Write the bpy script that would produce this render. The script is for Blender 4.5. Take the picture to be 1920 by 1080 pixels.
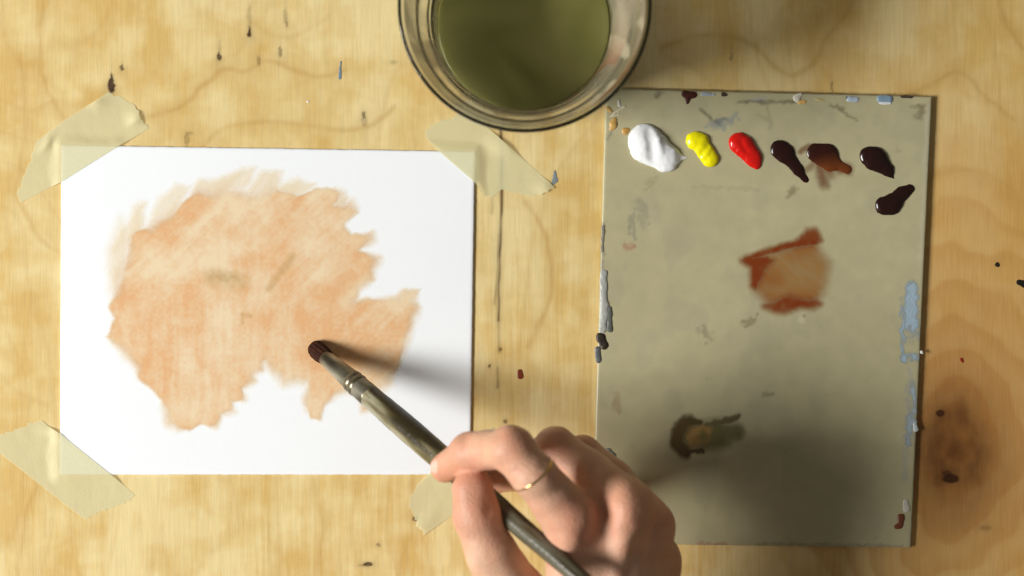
import bpy, math, random
import numpy as np
from mathutils import Vector

random.seed(4)
for o in list(bpy.data.objects):
    bpy.data.objects.remove(o)
scene = bpy.context.scene
COL = scene.collection

# ---------------------------------------------------------------- scale
MM = 0.001
PX = 0.23           # millimetres of table per photograph pixel
CH = 750.0          # camera height above the table, millimetres

# ---------------------------------------------------------------- camera
cam_data = bpy.data.cameras.new('camera')
cam = bpy.data.objects.new('camera', cam_data)
COL.objects.link(cam)
cam.location = (0, 0, CH * MM)
cam.rotation_euler = (0, 0, 0)
cam_data.sensor_width = 36.0
cam_data.angle = 2 * math.atan(960 * PX / CH)
cam_data.clip_start = 0.02
cam_data.clip_end = 20
cam_data.dof.use_dof = True
cam_data.dof.focus_distance = CH * MM - 0.002
cam_data.dof.aperture_fstop = 6.0
scene.camera = cam

# ---------------------------------------------------------------- world, lamp, exposure
world = bpy.data.worlds.new('World')
scene.world = world
world.use_nodes = True
bg = world.node_tree.nodes['Background']
bg.inputs[0].default_value = (1.0, 0.93, 0.80, 1)
bg.inputs[1].default_value = 0.125

def area_lamp(name, loc, target, sx, sy, power, color):
    d = bpy.data.lights.new(name, 'AREA')
    d.shape = 'RECTANGLE'
    d.size, d.size_y = sx, sy
    d.energy = power
    d.color = color
    o = bpy.data.objects.new(name, d)
    COL.objects.link(o)
    o.location = loc
    o.rotation_euler = (Vector(target) - Vector(loc)).to_track_quat('-Z', 'Y').to_euler()
    return o

EL, AZ, DIST = math.radians(34), math.radians(9), 2.3
area_lamp('window_light',
          (-DIST * math.cos(EL) * math.cos(AZ), -DIST * math.cos(EL) * math.sin(AZ), DIST * math.sin(EL)),
          (0, 0, 0), 0.9, 0.7, 81, (1.0, 0.985, 0.95))

vs = scene.view_settings
vs.view_transform = 'Standard'
vs.look = 'None'
vs.exposure = 0.0
vs.gamma = 1.0
vs.use_curve_mapping = False

# ---------------------------------------------------------------- helpers: numbers
def P(u, v, z=0.0):
    """photograph pixel seen at height z (mm) -> millimetres in the scene"""
    k = PX * (CH - z) / CH
    return np.array([(u - 960) * k, (540 - v) * k, z])

def lin(r, g, b):
    def f(c):
        c /= 255.0
        return c / 12.92 if c <= 0.04045 else ((c + 0.055) / 1.055) ** 2.4
    return np.array([f(r), f(g), f(b)])

def sstep(a, b, x):
    t = np.clip((x - a) / (b - a), 0, 1)
    return t * t * (3 - 2 * t)

_tabs = {}
def vnoise(x, y, seed=0):
    if seed not in _tabs:
        _tabs[seed] = np.random.RandomState(seed + 11).rand(256, 256)
    T = _tabs[seed]
    xi = np.floor(x).astype(np.int64); yi = np.floor(y).astype(np.int64)
    fx = x - xi; fy = y - yi
    fx = fx * fx * fx * (fx * (fx * 6 - 15) + 10); fy = fy * fy * fy * (fy * (fy * 6 - 15) + 10)
    a = T[xi & 255, yi & 255]; b = T[(xi + 1) & 255, yi & 255]
    c = T[xi & 255, (yi + 1) & 255]; d = T[(xi + 1) & 255, (yi + 1) & 255]
    return (a * (1 - fx) + b * fx) * (1 - fy) + (c * (1 - fx) + d * fx) * fy

def fbm(x, y, seed=0, octv=4, gain=0.5):
    s = 0; a = 1.0; n = 0
    for i in range(octv):
        s = s + a * vnoise(x * 2 ** i + 17.3 * i, y * 2 ** i + 5.1 * i, seed + i)
        n += a; a *= gain
    return s / n

def polydist(U, V, pts, closed=False):
    """distance to a polyline and (closed) whether inside"""
    pts = np.asarray(pts, float)
    n = len(pts)
    best = np.full(U.shape, 1e9)
    inside = np.zeros(U.shape, bool)
    rng = range(n if closed else n - 1)
    for i in rng:
        x0, y0 = pts[i]; x1, y1 = pts[(i + 1) % n]
        dx, dy = x1 - x0, y1 - y0
        t = np.clip(((U - x0) * dx + (V - y0) * dy) / (dx * dx + dy * dy + 1e-9), 0, 1)
        best = np.minimum(best, np.hypot(U - x0 - t * dx, V - y0 - t * dy))
        if closed:
            c = ((y0 > V) != (y1 > V))
            xx = x0 + (V - y0) * dx / (dy if abs(dy) > 1e-9 else 1e-9)
            inside ^= c & (U < xx)
    return (np.where(inside, -best, best)) if closed else best

def smooth_line(pts, n=6, closed=False):
    pts = np.asarray(pts, float); m = len(pts); out = []
    for i in range(m if closed else m - 1):
        g = lambda k: pts[k % m] if closed else pts[min(max(k, 0), m - 1)]
        p0, p1, p2, p3 = g(i - 1), g(i), g(i + 1), g(i + 2)
        for j in range(n):
            t = j / n
            out.append(0.5 * (2 * p1 + (p2 - p0) * t + (2 * p0 - 5 * p1 + 4 * p2 - p3) * t * t + (3 * p1 - p0 - 3 * p2 + p3) * t ** 3))
    if not closed:
        out.append(pts[-1])
    return np.array(out)

# ---------------------------------------------------------------- helpers: meshes
def make_mesh(name, verts, faces, mat, parent=None, cols=None, smooth=True, origin=None):
    """verts in millimetres, origin in millimetres"""
    verts = np.asarray(verts, float)
    if origin is not None:
        verts = verts - np.asarray(origin, float)
    me = bpy.data.meshes.new(name)
    if isinstance(faces, np.ndarray):
        nf, k = faces.shape
        me.vertices.add(len(verts)); me.vertices.foreach_set('co', (verts * MM).astype(np.float32).ravel())
        me.loops.add(nf * k); me.loops.foreach_set('vertex_index', faces.astype(np.int32).ravel())
        me.polygons.add(nf)
        me.polygons.foreach_set('loop_start', np.arange(0, nf * k, k, dtype=np.int32))
        me.polygons.foreach_set('loop_total', np.full(nf, k, dtype=np.int32))
        me.update(calc_edges=True)
        me.validate()
    else:
        me.from_pydata((verts * MM).tolist(), [], faces)
        me.update()
    if cols is not None:
        cols = np.asarray(cols, np.float32)
        if cols.shape[1] == 3:
            cols = np.concatenate([cols, np.ones((len(cols), 1), np.float32)], 1)
        a = me.color_attributes.new('Col', 'FLOAT_COLOR', 'POINT')
        a.data.foreach_set('color', cols.ravel())
    me.polygons.foreach_set('use_smooth', np.full(len(me.polygons), smooth))
    me.materials.append(mat)
    o = bpy.data.objects.new(name, me)
    COL.objects.link(o)
    if origin is not None:
        o.location = np.asarray(origin, float) * MM
    if parent is not None:
        o.parent = parent
        if origin is None and parent.location.length > 0:
            o.location = -parent.location
        elif origin is not None:
            o.location = Vector(np.asarray(origin, float) * MM) - parent.location
    return o

def tag(o, label=None, cat=None, group=None, kind=None):
    if label: o['label'] = label
    if cat: o['category'] = cat
    if group: o['group'] = group
    if kind: o['kind'] = kind
    return o

def empty(name, loc):
    o = bpy.data.objects.new(name, None)
    o.empty_display_size = 0.01
    COL.objects.link(o)
    o.location = np.asarray(loc, float) * MM
    return o

def quads(nx, ny, off=0):
    i, j = np.meshgrid(np.arange(nx - 1), np.arange(ny - 1), indexing='ij')
    a = (i * ny + j).ravel() + off
    return np.stack([a, a + ny, a + ny + 1, a + 1], 1)

def patch(name, x0, x1, y0, y1, step, zfun, mat, shade, parent=None, amin=0.03):
    """thin layer in pixel space: shade(U,V) -> rgba; cells with no paint are left out"""
    us = np.arange(x0, x1 + step, step); vs_ = np.arange(y1, y0 - step, -step)
    U, V = np.meshgrid(us, vs_, indexing='ij')
    rgba = shade(U, V)
    z = zfun(U, V) if callable(zfun) else np.full(U.shape, float(zfun))
    k = PX * (CH - z) / CH
    co = np.stack([(U - 960) * k, (540 - V) * k, z], -1).reshape(-1, 3)
    f = quads(len(us), len(vs_))
    al = rgba[..., 3].ravel()
    f = f[al[f].max(1) > amin]
    used, inv = np.unique(f, return_inverse=True)
    return make_mesh(name, co[used], inv.reshape(f.shape), mat, parent, rgba.reshape(-1, 4)[used])

def slab(name, quad, z0, z1, step, mat, colf, parent=None, wob=0.0):
    """thin board: pixel corners TL,TR,BR,BL of its top face"""
    TL, TR, BR, BL = [np.array(q, float) for q in quad]
    nx = int(np.hypot(*(TR - TL)) / step) + 1; ny = int(np.hypot(*(BL - TL)) / step) + 1
    s, t = np.meshgrid(np.linspace(0, 1, nx), np.linspace(0, 1, ny), indexing='ij')
    UV = (TL * (1 - s)[..., None] + TR * s[..., None]) * (1 - t)[..., None] + (BL * (1 - s)[..., None] + BR * s[..., None]) * t[..., None]
    U, V = UV[..., 0], UV[..., 1]
    k = PX * (CH - z1) / CH
    edge = np.minimum(np.minimum(s * nx, (1 - s) * nx), np.minimum(t * ny, (1 - t) * ny))
    z = z1 - 0.25 * np.clip(1 - edge / 2.0, 0, 1) ** 2 + wob * (fbm(U / 160, V / 160, 77, 2) - .5)
    wu = (vnoise(U / 9, V / 9, 5) - .5) * np.where(edge < 1, 0.8, 0); wv = (vnoise(U / 9, V / 9, 6) - .5) * np.where(edge < 1, 0.8, 0)
    top = np.stack([(U + wu - 960) * k, (540 - V - wv) * k, z], -1).reshape(-1, 3)
    f = quads(nx, ny)[:, ::-1]
    ring = np.concatenate([np.arange(nx) * ny, (nx - 1) * ny + np.arange(1, ny), np.arange(nx - 2, -1, -1) * ny + ny - 1, np.arange(ny - 2, 0, -1)])
    b = top[ring].copy(); b[:, 2] = z0
    n0 = len(top); m = len(ring)
    i = np.arange(m); j = (i + 1) % m
    sides = np.stack([ring[i], ring[j], n0 + j, n0 + i], 1)
    ctr = b.mean(0)[None]
    bottom = np.stack([n0 + i, n0 + j, np.full(m, n0 + m), np.full(m, n0 + m)], 1)[:, :3]
    cols = colf(U, V).reshape(-1, 3)
    cols = np.concatenate([cols, cols[ring], cols[:1]])
    verts = np.concatenate([top, b, ctr])
    allf = [list(map(int, q)) for q in np.concatenate([f, sides])] + [list(map(int, q)) for q in bottom]
    return make_mesh(name, verts, allf, mat, parent, cols)

def surface_nets(D, origin, h):
    s = D < 0
    nx, ny, nz = D.shape
    cnt = np.zeros((nx - 1, ny - 1, nz - 1), np.int8)
    for dx in (0, 1):
        for dy in (0, 1):
            for dz in (0, 1):
                cnt += s[dx:nx - 1 + dx, dy:ny - 1 + dy, dz:nz - 1 + dz]
    act = np.argwhere((cnt > 0) & (cnt < 8))
    idx = np.full(cnt.shape, -1, np.int64)
    idx[act[:, 0], act[:, 1], act[:, 2]] = np.arange(len(act))
    acc = np.zeros((len(act), 3)); num = np.zeros(len(act))
    cor = [(a, b, c) for a in (0, 1) for b in (0, 1) for c in (0, 1)]
    for i, p in enumerate(cor):
        for q in cor[i + 1:]:
            if sum(abs(np.array(p) - np.array(q))) != 1: continue
            A = act + np.array(p); B = act + np.array(q)
            da = D[A[:, 0], A[:, 1], A[:, 2]]; db = D[B[:, 0], B[:, 1], B[:, 2]]
            m = (da < 0) != (db < 0)
            t = np.where(m, da / np.where(m, da - db, 1), 0)
            acc += np.where(m[:, None], np.array(p) + t[:, None] * (np.array(q) - np.array(p)), 0)
            num += m
    V = (act + acc / num[:, None]) * h + origin
    F = []
    for ax in range(3):
        o1, o2 = (ax + 1) % 3, (ax + 2) % 3
        sl0 = [slice(None)] * 3; sl1 = [slice(None)] * 3
        sl0[ax] = slice(0, -1); sl1[ax] = slice(1, None)
        a = s[tuple(sl0)]; b = s[tuple(sl1)]
        e = np.argwhere(a != b)
        ok = (e[:, o1] > 0) & (e[:, o2] > 0) & (e[:, o1] < D.shape[o1] - 1) & (e[:, o2] < D.shape[o2] - 1)
        e = e[ok]
        def cell(d1, d2):
            c = e.copy(); c[:, o1] += d1; c[:, o2] += d2
            return idx[c[:, 0], c[:, 1], c[:, 2]]
        q = np.stack([cell(-1, -1), cell(0, -1), cell(0, 0), cell(-1, 0)], 1)
        flip = ~s[e[:, 0], e[:, 1], e[:, 2]]
        q[flip] = q[flip][:, ::-1]
        F.append(q)
    return V, np.concatenate(F)

def smin(a, b, k):
    h = np.clip(0.5 + 0.5 * (b - a) / k, 0, 1)
    return b * (1 - h) + a * h - k * h * (1 - h)

def capsule(X, a, b, ra, rb, zs=1.0):
    a = np.asarray(a, float); b = np.asarray(b, float)
    d = b - a
    t = np.clip(((X - a) @ d) / (d @ d + 1e-9), 0, 1)
    c = X - a - t[..., None] * d
    if zs != 1.0:
        c = c * np.array([1, 1, 1 / zs])
    return np.linalg.norm(c, axis=-1) - (ra + (rb - ra) * t)

def relax(V, F, it=2, lam=0.5):
    e = np.concatenate([F[:, [0, 1]], F[:, [1, 2]], F[:, [2, 3]], F[:, [3, 0]]])
    e = np.concatenate([e, e[:, ::-1]])
    n = np.bincount(e[:, 0], minlength=len(V)).astype(float)
    for _ in range(it):
        s = np.stack([np.bincount(e[:, 0], weights=V[e[:, 1], k], minlength=len(V)) for k in range(3)], 1)
        V = V + lam * (s / n[:, None] - V)
    return V

# ---------------------------------------------------------------- helpers: materials
def material(name, rough=0.5, color=None, attr=False, spec=0.5, metal=0.0, bump=None, vary=None, alpha=False, sss=0.0, coat=0.0, rough_vary=0.0):
    m = bpy.data.materials.new(name); m.use_nodes = True
    nt = m.node_tree; n = nt.nodes; L = nt.links
    b = n['Principled BSDF']
    b.inputs['Roughness'].default_value = rough
    b.inputs['Specular IOR Level'].default_value = spec
    b.inputs['Metallic'].default_value = metal
    b.inputs['Coat Weight'].default_value = coat
    tc = n.new('ShaderNodeTexCoord')
    out = None
    if attr:
        at = n.new('ShaderNodeAttribute'); at.attribute_name = 'Col'
        out = at.outputs['Color']
        if alpha: L.new(at.outputs['Alpha'], b.inputs['Alpha'])
    if color is not None and not attr:
        rgb = n.new('ShaderNodeRGB'); rgb.outputs[0].default_value = (*color, 1)
        out = rgb.outputs[0]
    if vary:
        scale, amount, stretch = vary
        mp = n.new('ShaderNodeMapping'); mp.inputs['Scale'].default_value = stretch
        L.new(tc.outputs['Object'], mp.inputs[0])
        nz = n.new('ShaderNodeTexNoise'); nz.inputs['Scale'].default_value = scale; nz.inputs['Detail'].default_value = 5
        L.new(mp.outputs[0], nz.inputs['Vector'])
        mr = n.new('ShaderNodeMapRange'); mr.inputs[1].default_value = 0.25; mr.inputs[2].default_value = 0.75
        mr.inputs[3].default_value = 1 - amount; mr.inputs[4].default_value = 1 + amount
        L.new(nz.outputs[0], mr.inputs[0])
        mx = n.new('ShaderNodeVectorMath'); mx.operation = 'SCALE'
        L.new(out, mx.inputs[0]); L.new(mr.outputs[0], mx.inputs['Scale'])
        out = mx.outputs[0]
        if rough_vary:
            r2 = n.new('ShaderNodeMapRange'); r2.inputs[1].default_value = 0.25; r2.inputs[2].default_value = 0.75
            r2.inputs[3].default_value = rough - rough_vary; r2.inputs[4].default_value = rough + rough_vary
            L.new(nz.outputs[0], r2.inputs[0]); L.new(r2.outputs[0], b.inputs['Roughness'])
    L.new(out, b.inputs['Base Color'])
    if bump:
        scale, dist, stretch = bump
        mp = n.new('ShaderNodeMapping'); mp.inputs['Scale'].default_value = stretch
        L.new(tc.outputs['Object'], mp.inputs[0])
        nz = n.new('ShaderNodeTexNoise'); nz.inputs['Scale'].default_value = scale; nz.inputs['Detail'].default_value = 4
        L.new(mp.outputs[0], nz.inputs['Vector'])
        bp = n.new('ShaderNodeBump'); bp.inputs['Strength'].default_value = 1.0; bp.inputs['Distance'].default_value = dist
        L.new(nz.outputs[0], bp.inputs['Height']); L.new(bp.outputs[0], b.inputs['Normal'])
    if sss:
        b.inputs['Subsurface Weight'].default_value = sss
        b.inputs['Subsurface Radius'].default_value = (1.0, 0.35, 0.2)
        b.inputs['Subsurface Scale'].default_value = 0.004
    return m

M_wood = material('birch_plywood', 0.48, attr=True, spec=0.3, vary=(900, 0.07, (1, 0.06, 1)), bump=(1500, 0.00006, (1, 0.08, 1)))
M_paper = material('primed_white_board', 0.75, attr=True, spec=0.2, bump=(2200, 0.00005, (1, 1, 1)))
M_wash = material('thin_paint_wash', 0.7, attr=True, spec=0.2, alpha=True, bump=(2200, 0.00005, (1, 1, 1)))
M_palette = material('stained_grey_plate', 0.34, attr=True, spec=0.45, vary=(140, 0.05, (1, 1, 1)), rough_vary=0.07)
M_smear = material('wet_paint_and_haze_film', 0.28, attr=True, spec=0.4, alpha=True)
M_dry = material('dried_paint', 0.4, attr=True, spec=0.5, alpha=True, bump=(900, 0.0002, (1, 1, 1)))

# ---------------------------------------------------------------- table top
W_light = lin(229, 209, 153); W_mid = lin(211, 178, 108); W_dark = lin(188, 148, 80)
def wood_color(U, V):
    warpx = (fbm(U / 150, V / 260, 31, 3) - .5) * 46
    # broad blotches and fine fibre
    br = fbm(U / 120, V / 420, 3, 4)
    br2 = fbm(U / 60, V / 70, 9, 3)
    fib = fbm(U / 3.2, V / 110, 21, 3)
    fib2 = fbm(U / 9, V / 300, 25, 2)
    br3 = fbm((U + (fbm(U / 70, V / 70, 17, 2) - .5) * 60) / 36, V / 30, 19, 4, .6)
    fw = .3 + .7 * np.clip(sstep(650, 950, V) + sstep(870, 930, U) * (1 - sstep(1110, 1200, U)), 0, 1)
    t = np.clip(0.38 + 1.7 * (br - .5) + 1.1 * (br2 - .5) + .75 * (br3 - .5) + (0.5 * (fib - .5) + .5 * (fib2 - .5)) * fw, 0, 1)
    c = W_light * (1 - t)[..., None] + W_mid * t[..., None]
    # growth rings as contour lines of a slow field
    F = fbm(U / 330, V / 800, 41, 3, .4) * 9 + U / 900.0
    ph = F - np.floor(F)
    ring = np.exp(-((ph - .85) / .07) ** 2) * .35 + sstep(.2, .85, ph) * (1 - sstep(.85, .95, ph)) * .25
    # oval rings round the knot on the right
    ku, kv = 1792, 850
    du = U - ku + warpx * .6; dv = V - kv + (fbm(U / 90, V / 90, 51, 3) - .5) * 40
    rr = np.hypot(du / 1.0, dv / np.where(dv < 0, 1.55, 1.25))
    F2 = rr / 44.0 + (fbm(U / 120, V / 120, 61, 2) - .5) * 1.2
    ph2 = F2 - np.floor(F2)
    ring2 = sstep(.1, .8, ph2) * (1 - sstep(.8, .97, ph2))
    w2 = 1 - sstep(230, 460, rr)
    ring = ring * (1 - w2) * .8 + ring2 * w2 * .8
    rc = W_dark * (1 - w2)[..., None] + lin(150, 90, 36) * w2[..., None]
    ra_ = (.42 + .1 * w2) * ring
    c = c * (1 - ra_[..., None]) + rc * ra_[..., None]
    # warmer heartwood on the far side of the palette
    hw = sstep(1380, 1800, U) * sstep(60, 420, V) * .55 + sstep(1250, 1500, U) * .15
    c = c * (1 - hw[..., None]) + lin(200, 152, 80) * hw[..., None]
    # redder, darker wood toward the knot
    k = np.exp(-(rr / 150) ** 2)
    c = c * (1 - .72 * k[..., None]) + lin(168, 104, 46) * .72 * k[..., None]
    k = np.exp(-(np.hypot(du / 90, dv / 120)) ** 3)
    sw = .5 + .5 * np.sin(np.hypot(du / 1.0, dv / 1.35) / 9.5 + 6 * fbm(U / 45, V / 45, 74, 3))
    kk = k * (0.42 + .5 * fbm(U / 22, V / 34, 71, 3) + .16 * sw)
    c = c * (1 - .85 * kk[..., None]) + lin(78, 40, 15) * .85 * kk[..., None]
    # individual growth lines read from the board
    lines = [
        ([(85, 0), (75, 70), (82, 150), (112, 212), (150, 240)], .35),
        ([(40, 100), (45, 250), (30, 360), (78, 450), (112, 470)], .3),
        ([(285, 218), (345, 196), (382, 160), (420, 130), (460, 134), (500, 114), (545, 128), (600, 144), (650, 130)], .4),
        ([(380, 275), (420, 240), (500, 228), (570, 234), (640, 244), (690, 236), (740, 200)], .35),
        ([(480, 0), (470, 40), (540, 70), (620, 30)], .2),
        ([(985, 380), (1022, 440), (1036, 510), (1022, 580), (990, 650)], .45),
        ([(1240, 90), (1290, 70), (1350, 66), (1410, 84), (1480, 142), (1530, 112), (1552, 66), (1600, 8)], .4),
        ([(1690, 182), (1742, 160), (1792, 135), (1822, 150), (1850, 185), (1900, 225)], .4),
        ([(1872, -20), (1884, 40), (1915, 90)], .45),
        ([(1750, 330), (1800, 318), (1860, 330), (1920, 380)], .3),
        ([(30, 1080), (50, 960), (66, 900), (20, 820)], .3),
        ([(588, 1080), (604, 990), (585, 900)], .25),
        ([(750, 1080), (768, 990), (775, 900)], .25),
        ([(0, 700), (40, 740), (90, 760)], .2),
    ]
    jit = (fbm(U / 25, V / 40, 81, 3) - .5) * 14
    for pts, a in lines:
        p = smooth_line(pts, 5)
        box = (U > p[:, 0].min() - 70) & (U < p[:, 0].max() + 70) & (V > p[:, 1].min() - 70) & (V < p[:, 1].max() + 70)
        if not box.any(): continue
        d = np.abs(polydist(U[box] + jit[box], V[box], p))
        g = a * (np.exp(-(d / 5.0) ** 2) + .45 * np.exp(-(d / 20.0) ** 2)) * (.5 + .7 * fbm(U[box] / 30, V[box] / 30, 91, 2))
        c[box] = c[box] * (1 - g[:, None]) + W_dark * g[:, None]
    # pitch pockets, nail holes, specks: (u, v, half width, half height, darkness, teardrop)
    dark = lin(58, 30, 11)
    for (u, v, a, b, s, td) in [(209, 156, 6, 20, .95, 1), (229, 126, 3.6, 7, .75, .5), (411, 105, 3.6, 9, .85, 1), (411, 88, 3, 16, .2, 0), (468, 60, 3.8, 10, .95, .6), (468, 34, 4, 26, .2, 0),
                                (485, 114, 3, 10, .4, 0), (525, 97, 3.4, 11, .55, .4), (535, 30, 4, 15, .3, .3), (538, 45, 3.5, 6, .4, 0),
                                (682, 216, 4, 7, .6, 0), (683, 226, 6, 12, .25, 0), (1783, 897, 16, 9, .95, .3), (1776, 888, 9, 6, .7, 0), (1763, 775, 8, 7, .9, 0), (1371, 106, 3, 8, .4, 0),
                                (1560, 163, 2, 12, .45, 0), (350, 262, 5, 12, .35, 0), (354, 250, 8, 3, .3, 0), (918, 686, 3, 3, .8, 0), (948, 790, 4, 4, .7, 0),
                                (779, 972, 6, 5, .7, 0), (710, 1022, 4, 4, .5, 0), (690, 1058, 9, 4, .85, 0), (681, 1060, 10, 2, .4, 0), (738, 117, 8, 4, .25, 0),
                                (938, 655, 3, 3, .7, 0), (1848, 990, 12, 5, .3, 0), (505, 1000, 2, 24, .12, 0), (640, 1075, 2, 30, .1, 0)]:
        box = (np.abs(U - u) < a * 4) & (np.abs(V - v) < b * 4)
        if not box.any(): continue
        x = (U[box] - u) + (vnoise(U[box] / 5, V[box] / 5, 15) - .5) * 3; y = V[box] - v
        aa = a * np.clip(1 + td * .75 * y / b, .2, 1.6)
        r = np.hypot(x / aa, y / b)
        g = s * (1 - sstep(.65, 1.2, r)) + s * .25 * np.exp(-(r / 1.9) ** 2) * (r > .6)
        g = np.clip(g, 0, 1)
        c[box] = c[box] * (1 - g[:, None]) + dark * g[:, None]
    # long open crack beside the paper
    for pts, wdt, a in [([(940, 238), (941, 300), (939, 420), (936, 520), (935, 600)], 2.6, .85), ([(935, 440), (932, 520), (928, 570)], 2.2, .4),
                        ([(935, 600), (937, 660)], 3.5, .35), ([(934, 690), (933, 726)], 3, .5), ([(922, 372), (921, 400)], 3, .25)]:
        p = np.array(pts, float)
        box = (U > p[:, 0].min() - 30) & (U < p[:, 0].max() + 30) & (V > p[:, 1].min() - 20) & (V < p[:, 1].max() + 20)
        if not box.any(): continue
        d = polydist(U[box] + (vnoise(U[box] / 8, V[box] / 30, 44) - .5) * 3, V[box], p)
        g = a * np.exp(-(d / wdt) ** 2) * (.55 + .6 * vnoise(U[box] / 9, V[box] / 26, 45)) + a * .15 * np.exp(-(d / 9) ** 2)
        g = np.clip(g, 0, 1)
        c[box] = c[box] * (1 - g[:, None]) + lin(70, 42, 18) * g[:, None]
    return c

xs = np.concatenate([np.linspace(-420, -245, 60), np.arange(-244, 244.1, 0.52), np.linspace(245, 420, 60)])
ys = np.concatenate([np.linspace(-330, -146, 60), np.arange(-145, 145.1, 0.52), np.linspace(146, 330, 60)])
GX, GY = np.meshgrid(xs, ys, indexing='ij')
cols = wood_color(GX / PX + 960, 540 - GY / PX)
tv = np.stack([GX, GY, np.zeros_like(GX)], -1).reshape(-1, 3)
table = make_mesh('table_top', tv, quads(len(xs), len(ys)), M_wood, None, cols.reshape(-1, 3))
tag(table, 'pale birch plywood table top with knots, a long crack and paint specks', 'table', kind='structure')
# thickness of the board below its top sheet
bx = np.array([[-420, -330], [420, -330], [420, 330], [-420, 330]], float)
bv = [[x, y, z] for z in (-18, -0.4) for x, y in bx]
make_mesh('board_core', bv, [[0, 3, 2, 1], [4, 5, 6, 7], [0, 1, 5, 4], [1, 2, 6, 5], [2, 3, 7, 6], [3, 0, 4, 7]],
          material('plywood_edge', 0.6, color=tuple(W_mid), vary=(300, .1, (1, 1, 8))), table, smooth=False)

# ---------------------------------------------------------------- blobs from smooth unions
def blob(name, prims, base, mat, parent=None, h=0.45, k=1.5, zs=0.6, noise=0.0, colf=None, col=(1, 1, 1), dents=(), origin=None):
    """prims: (u0,v0,u1,v1,r0,r1) in pixels on a surface at height base"""
    pr = []
    for (u0, v0, u1, v1, r0, r1) in prims:
        a = P(u0, v0, base); b = P(u1, v1, base)
        pr.append((a, b, r0 * PX, r1 * PX))
    lo = np.min([np.minimum(a, b) - max(r, q) for a, b, r, q in pr], 0) - 3 * h
    hi = np.max([np.maximum(a, b) + max(r, q) for a, b, r, q in pr], 0) + 3 * h
    rm = max(max(r, q) for _, _, r, q in pr)
    lo[2] = base - 1.0; hi[2] = base + rm * zs + 2
    g = [np.arange(lo[i], hi[i] + h, h if i < 2 else h * .6) for i in range(3)]
    X = np.stack(np.meshgrid(*g, indexing='ij'), -1)
    D = None
    for a, b, r, q in pr:
        d = capsule(X, a, b, r, q, zs)
        D = d if D is None else smin(D, d, k)
    if noise:
        D = D + (fbm(X[..., 0] / 1.6 + X[..., 2] * .5, X[..., 1] / 1.6, 33, 3) - .5) * noise
    for (u0, v0, u1, v1, r, depth) in dents:
        a = P(u0, v0, base + rm * zs); b = P(u1, v1, base + rm * zs)
        D = D + depth * np.exp(-(np.maximum(capsule(X, a, b, 0, 0), 0) / (r * PX)) ** 2)
    D = np.maximum(D, (base - .15) - X[..., 2])
    hv = np.array([h, h, h * .6])
    V, F = surface_nets(D, np.zeros(3), 1.0)
    V = V * hv + lo
    V = relax(V, F, 2, .4)
    c = np.tile(np.array([*col, 1.0]), (len(V), 1)) if colf is None else colf(V)
    return make_mesh(name, V, F, mat, parent, c, origin=origin)

# specks of paint fallen on the table
M_speck = material('paint_speck', 0.4, attr=True, spec=0.4)
def speck(prims, col, label=None):
    o = blob('paint_speck', prims, 0.0, M_speck, table, h=.3, k=.8, zs=.12, noise=.25, col=lin(*col))
    if label: o['label'] = label
speck([(639, 116, 637, 146, 3.5, 4.5)], (112, 135, 150), 'short blue dash of dried paint')
speck([(1040, 322, 1041, 338, 4, 6), (1041, 338, 1034, 346, 5, 4)], (128, 138, 140), 'grey blue dab of dried paint')
speck([(577, 190, 578, 191, 4, 4)], (235, 225, 215), 'tiny white paint dot')
speck([(975, 697, 976, 705, 6, 7)], (120, 52, 28), 'rust red paint fleck')
speck([(1803, 674, 1805, 678, 5, 4)], (140, 40, 22), 'small red paint fleck')
speck([(1870, 496, 1871, 497, 6, 5)], (38, 34, 24), 'black paint fleck')
speck([(1910, 529, 1922, 533, 6, 8), (1896, 525, 1904, 524, 2, 2)], (30, 28, 22), 'larger black paint fleck')

# ---------------------------------------------------------------- painting board
PZ = 1.0
def paper_color(U, V):
    n = fbm(U / 220, V / 220, 12, 3)
    g = vnoise(U / 2.5, V / 60, 13) * .5 + vnoise(U / 60, V / 2.5, 14) * .5
    k = 0.97 + .03 * n + .012 * (g - .5)
    return lin(243, 247, 251) * k[..., None]
paper = slab('painting_board', [(115, 272), (891, 284), (882, 890), (112, 890)], 0.02, PZ, 2.6, M_paper, paper_color)
tag(paper, 'white painting board taped to the table with a peach wash on it', 'painting')

wash_main = [(370, 355), (330, 390), (285, 420), (245, 440), (235, 490), (205, 575), (212, 595), (200, 630), (226, 660), (255, 690), (262, 712), (281, 732), (302, 750),
             (315, 797), (332, 806), (360, 806), (380, 796), (405, 801), (415, 781), (438, 770), (435, 756), (456, 750), (455, 731), (478, 717), (475, 704), (492, 695), (496, 679),
             (511, 700), (531, 722), (575, 715), (571, 752), (581, 785), (600, 791), (607, 765), (631, 741), (656, 735), (675, 742), (680, 771), (696, 770), (705, 735), (731, 722),
             (747, 690), (757, 660), (776, 601), (788, 576), (780, 565), (788, 541), (760, 541), (745, 555), (710, 558), (670, 561), (676, 545), (701, 525), (699, 506), (713, 486),
             (690, 474), (674, 470), (700, 450), (697, 435), (655, 436), (645, 424), (671, 401), (660, 380), (625, 385), (646, 363), (630, 352), (590, 354), (560, 368), (520, 352), (470, 362), (430, 350), (400, 362)]
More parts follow.
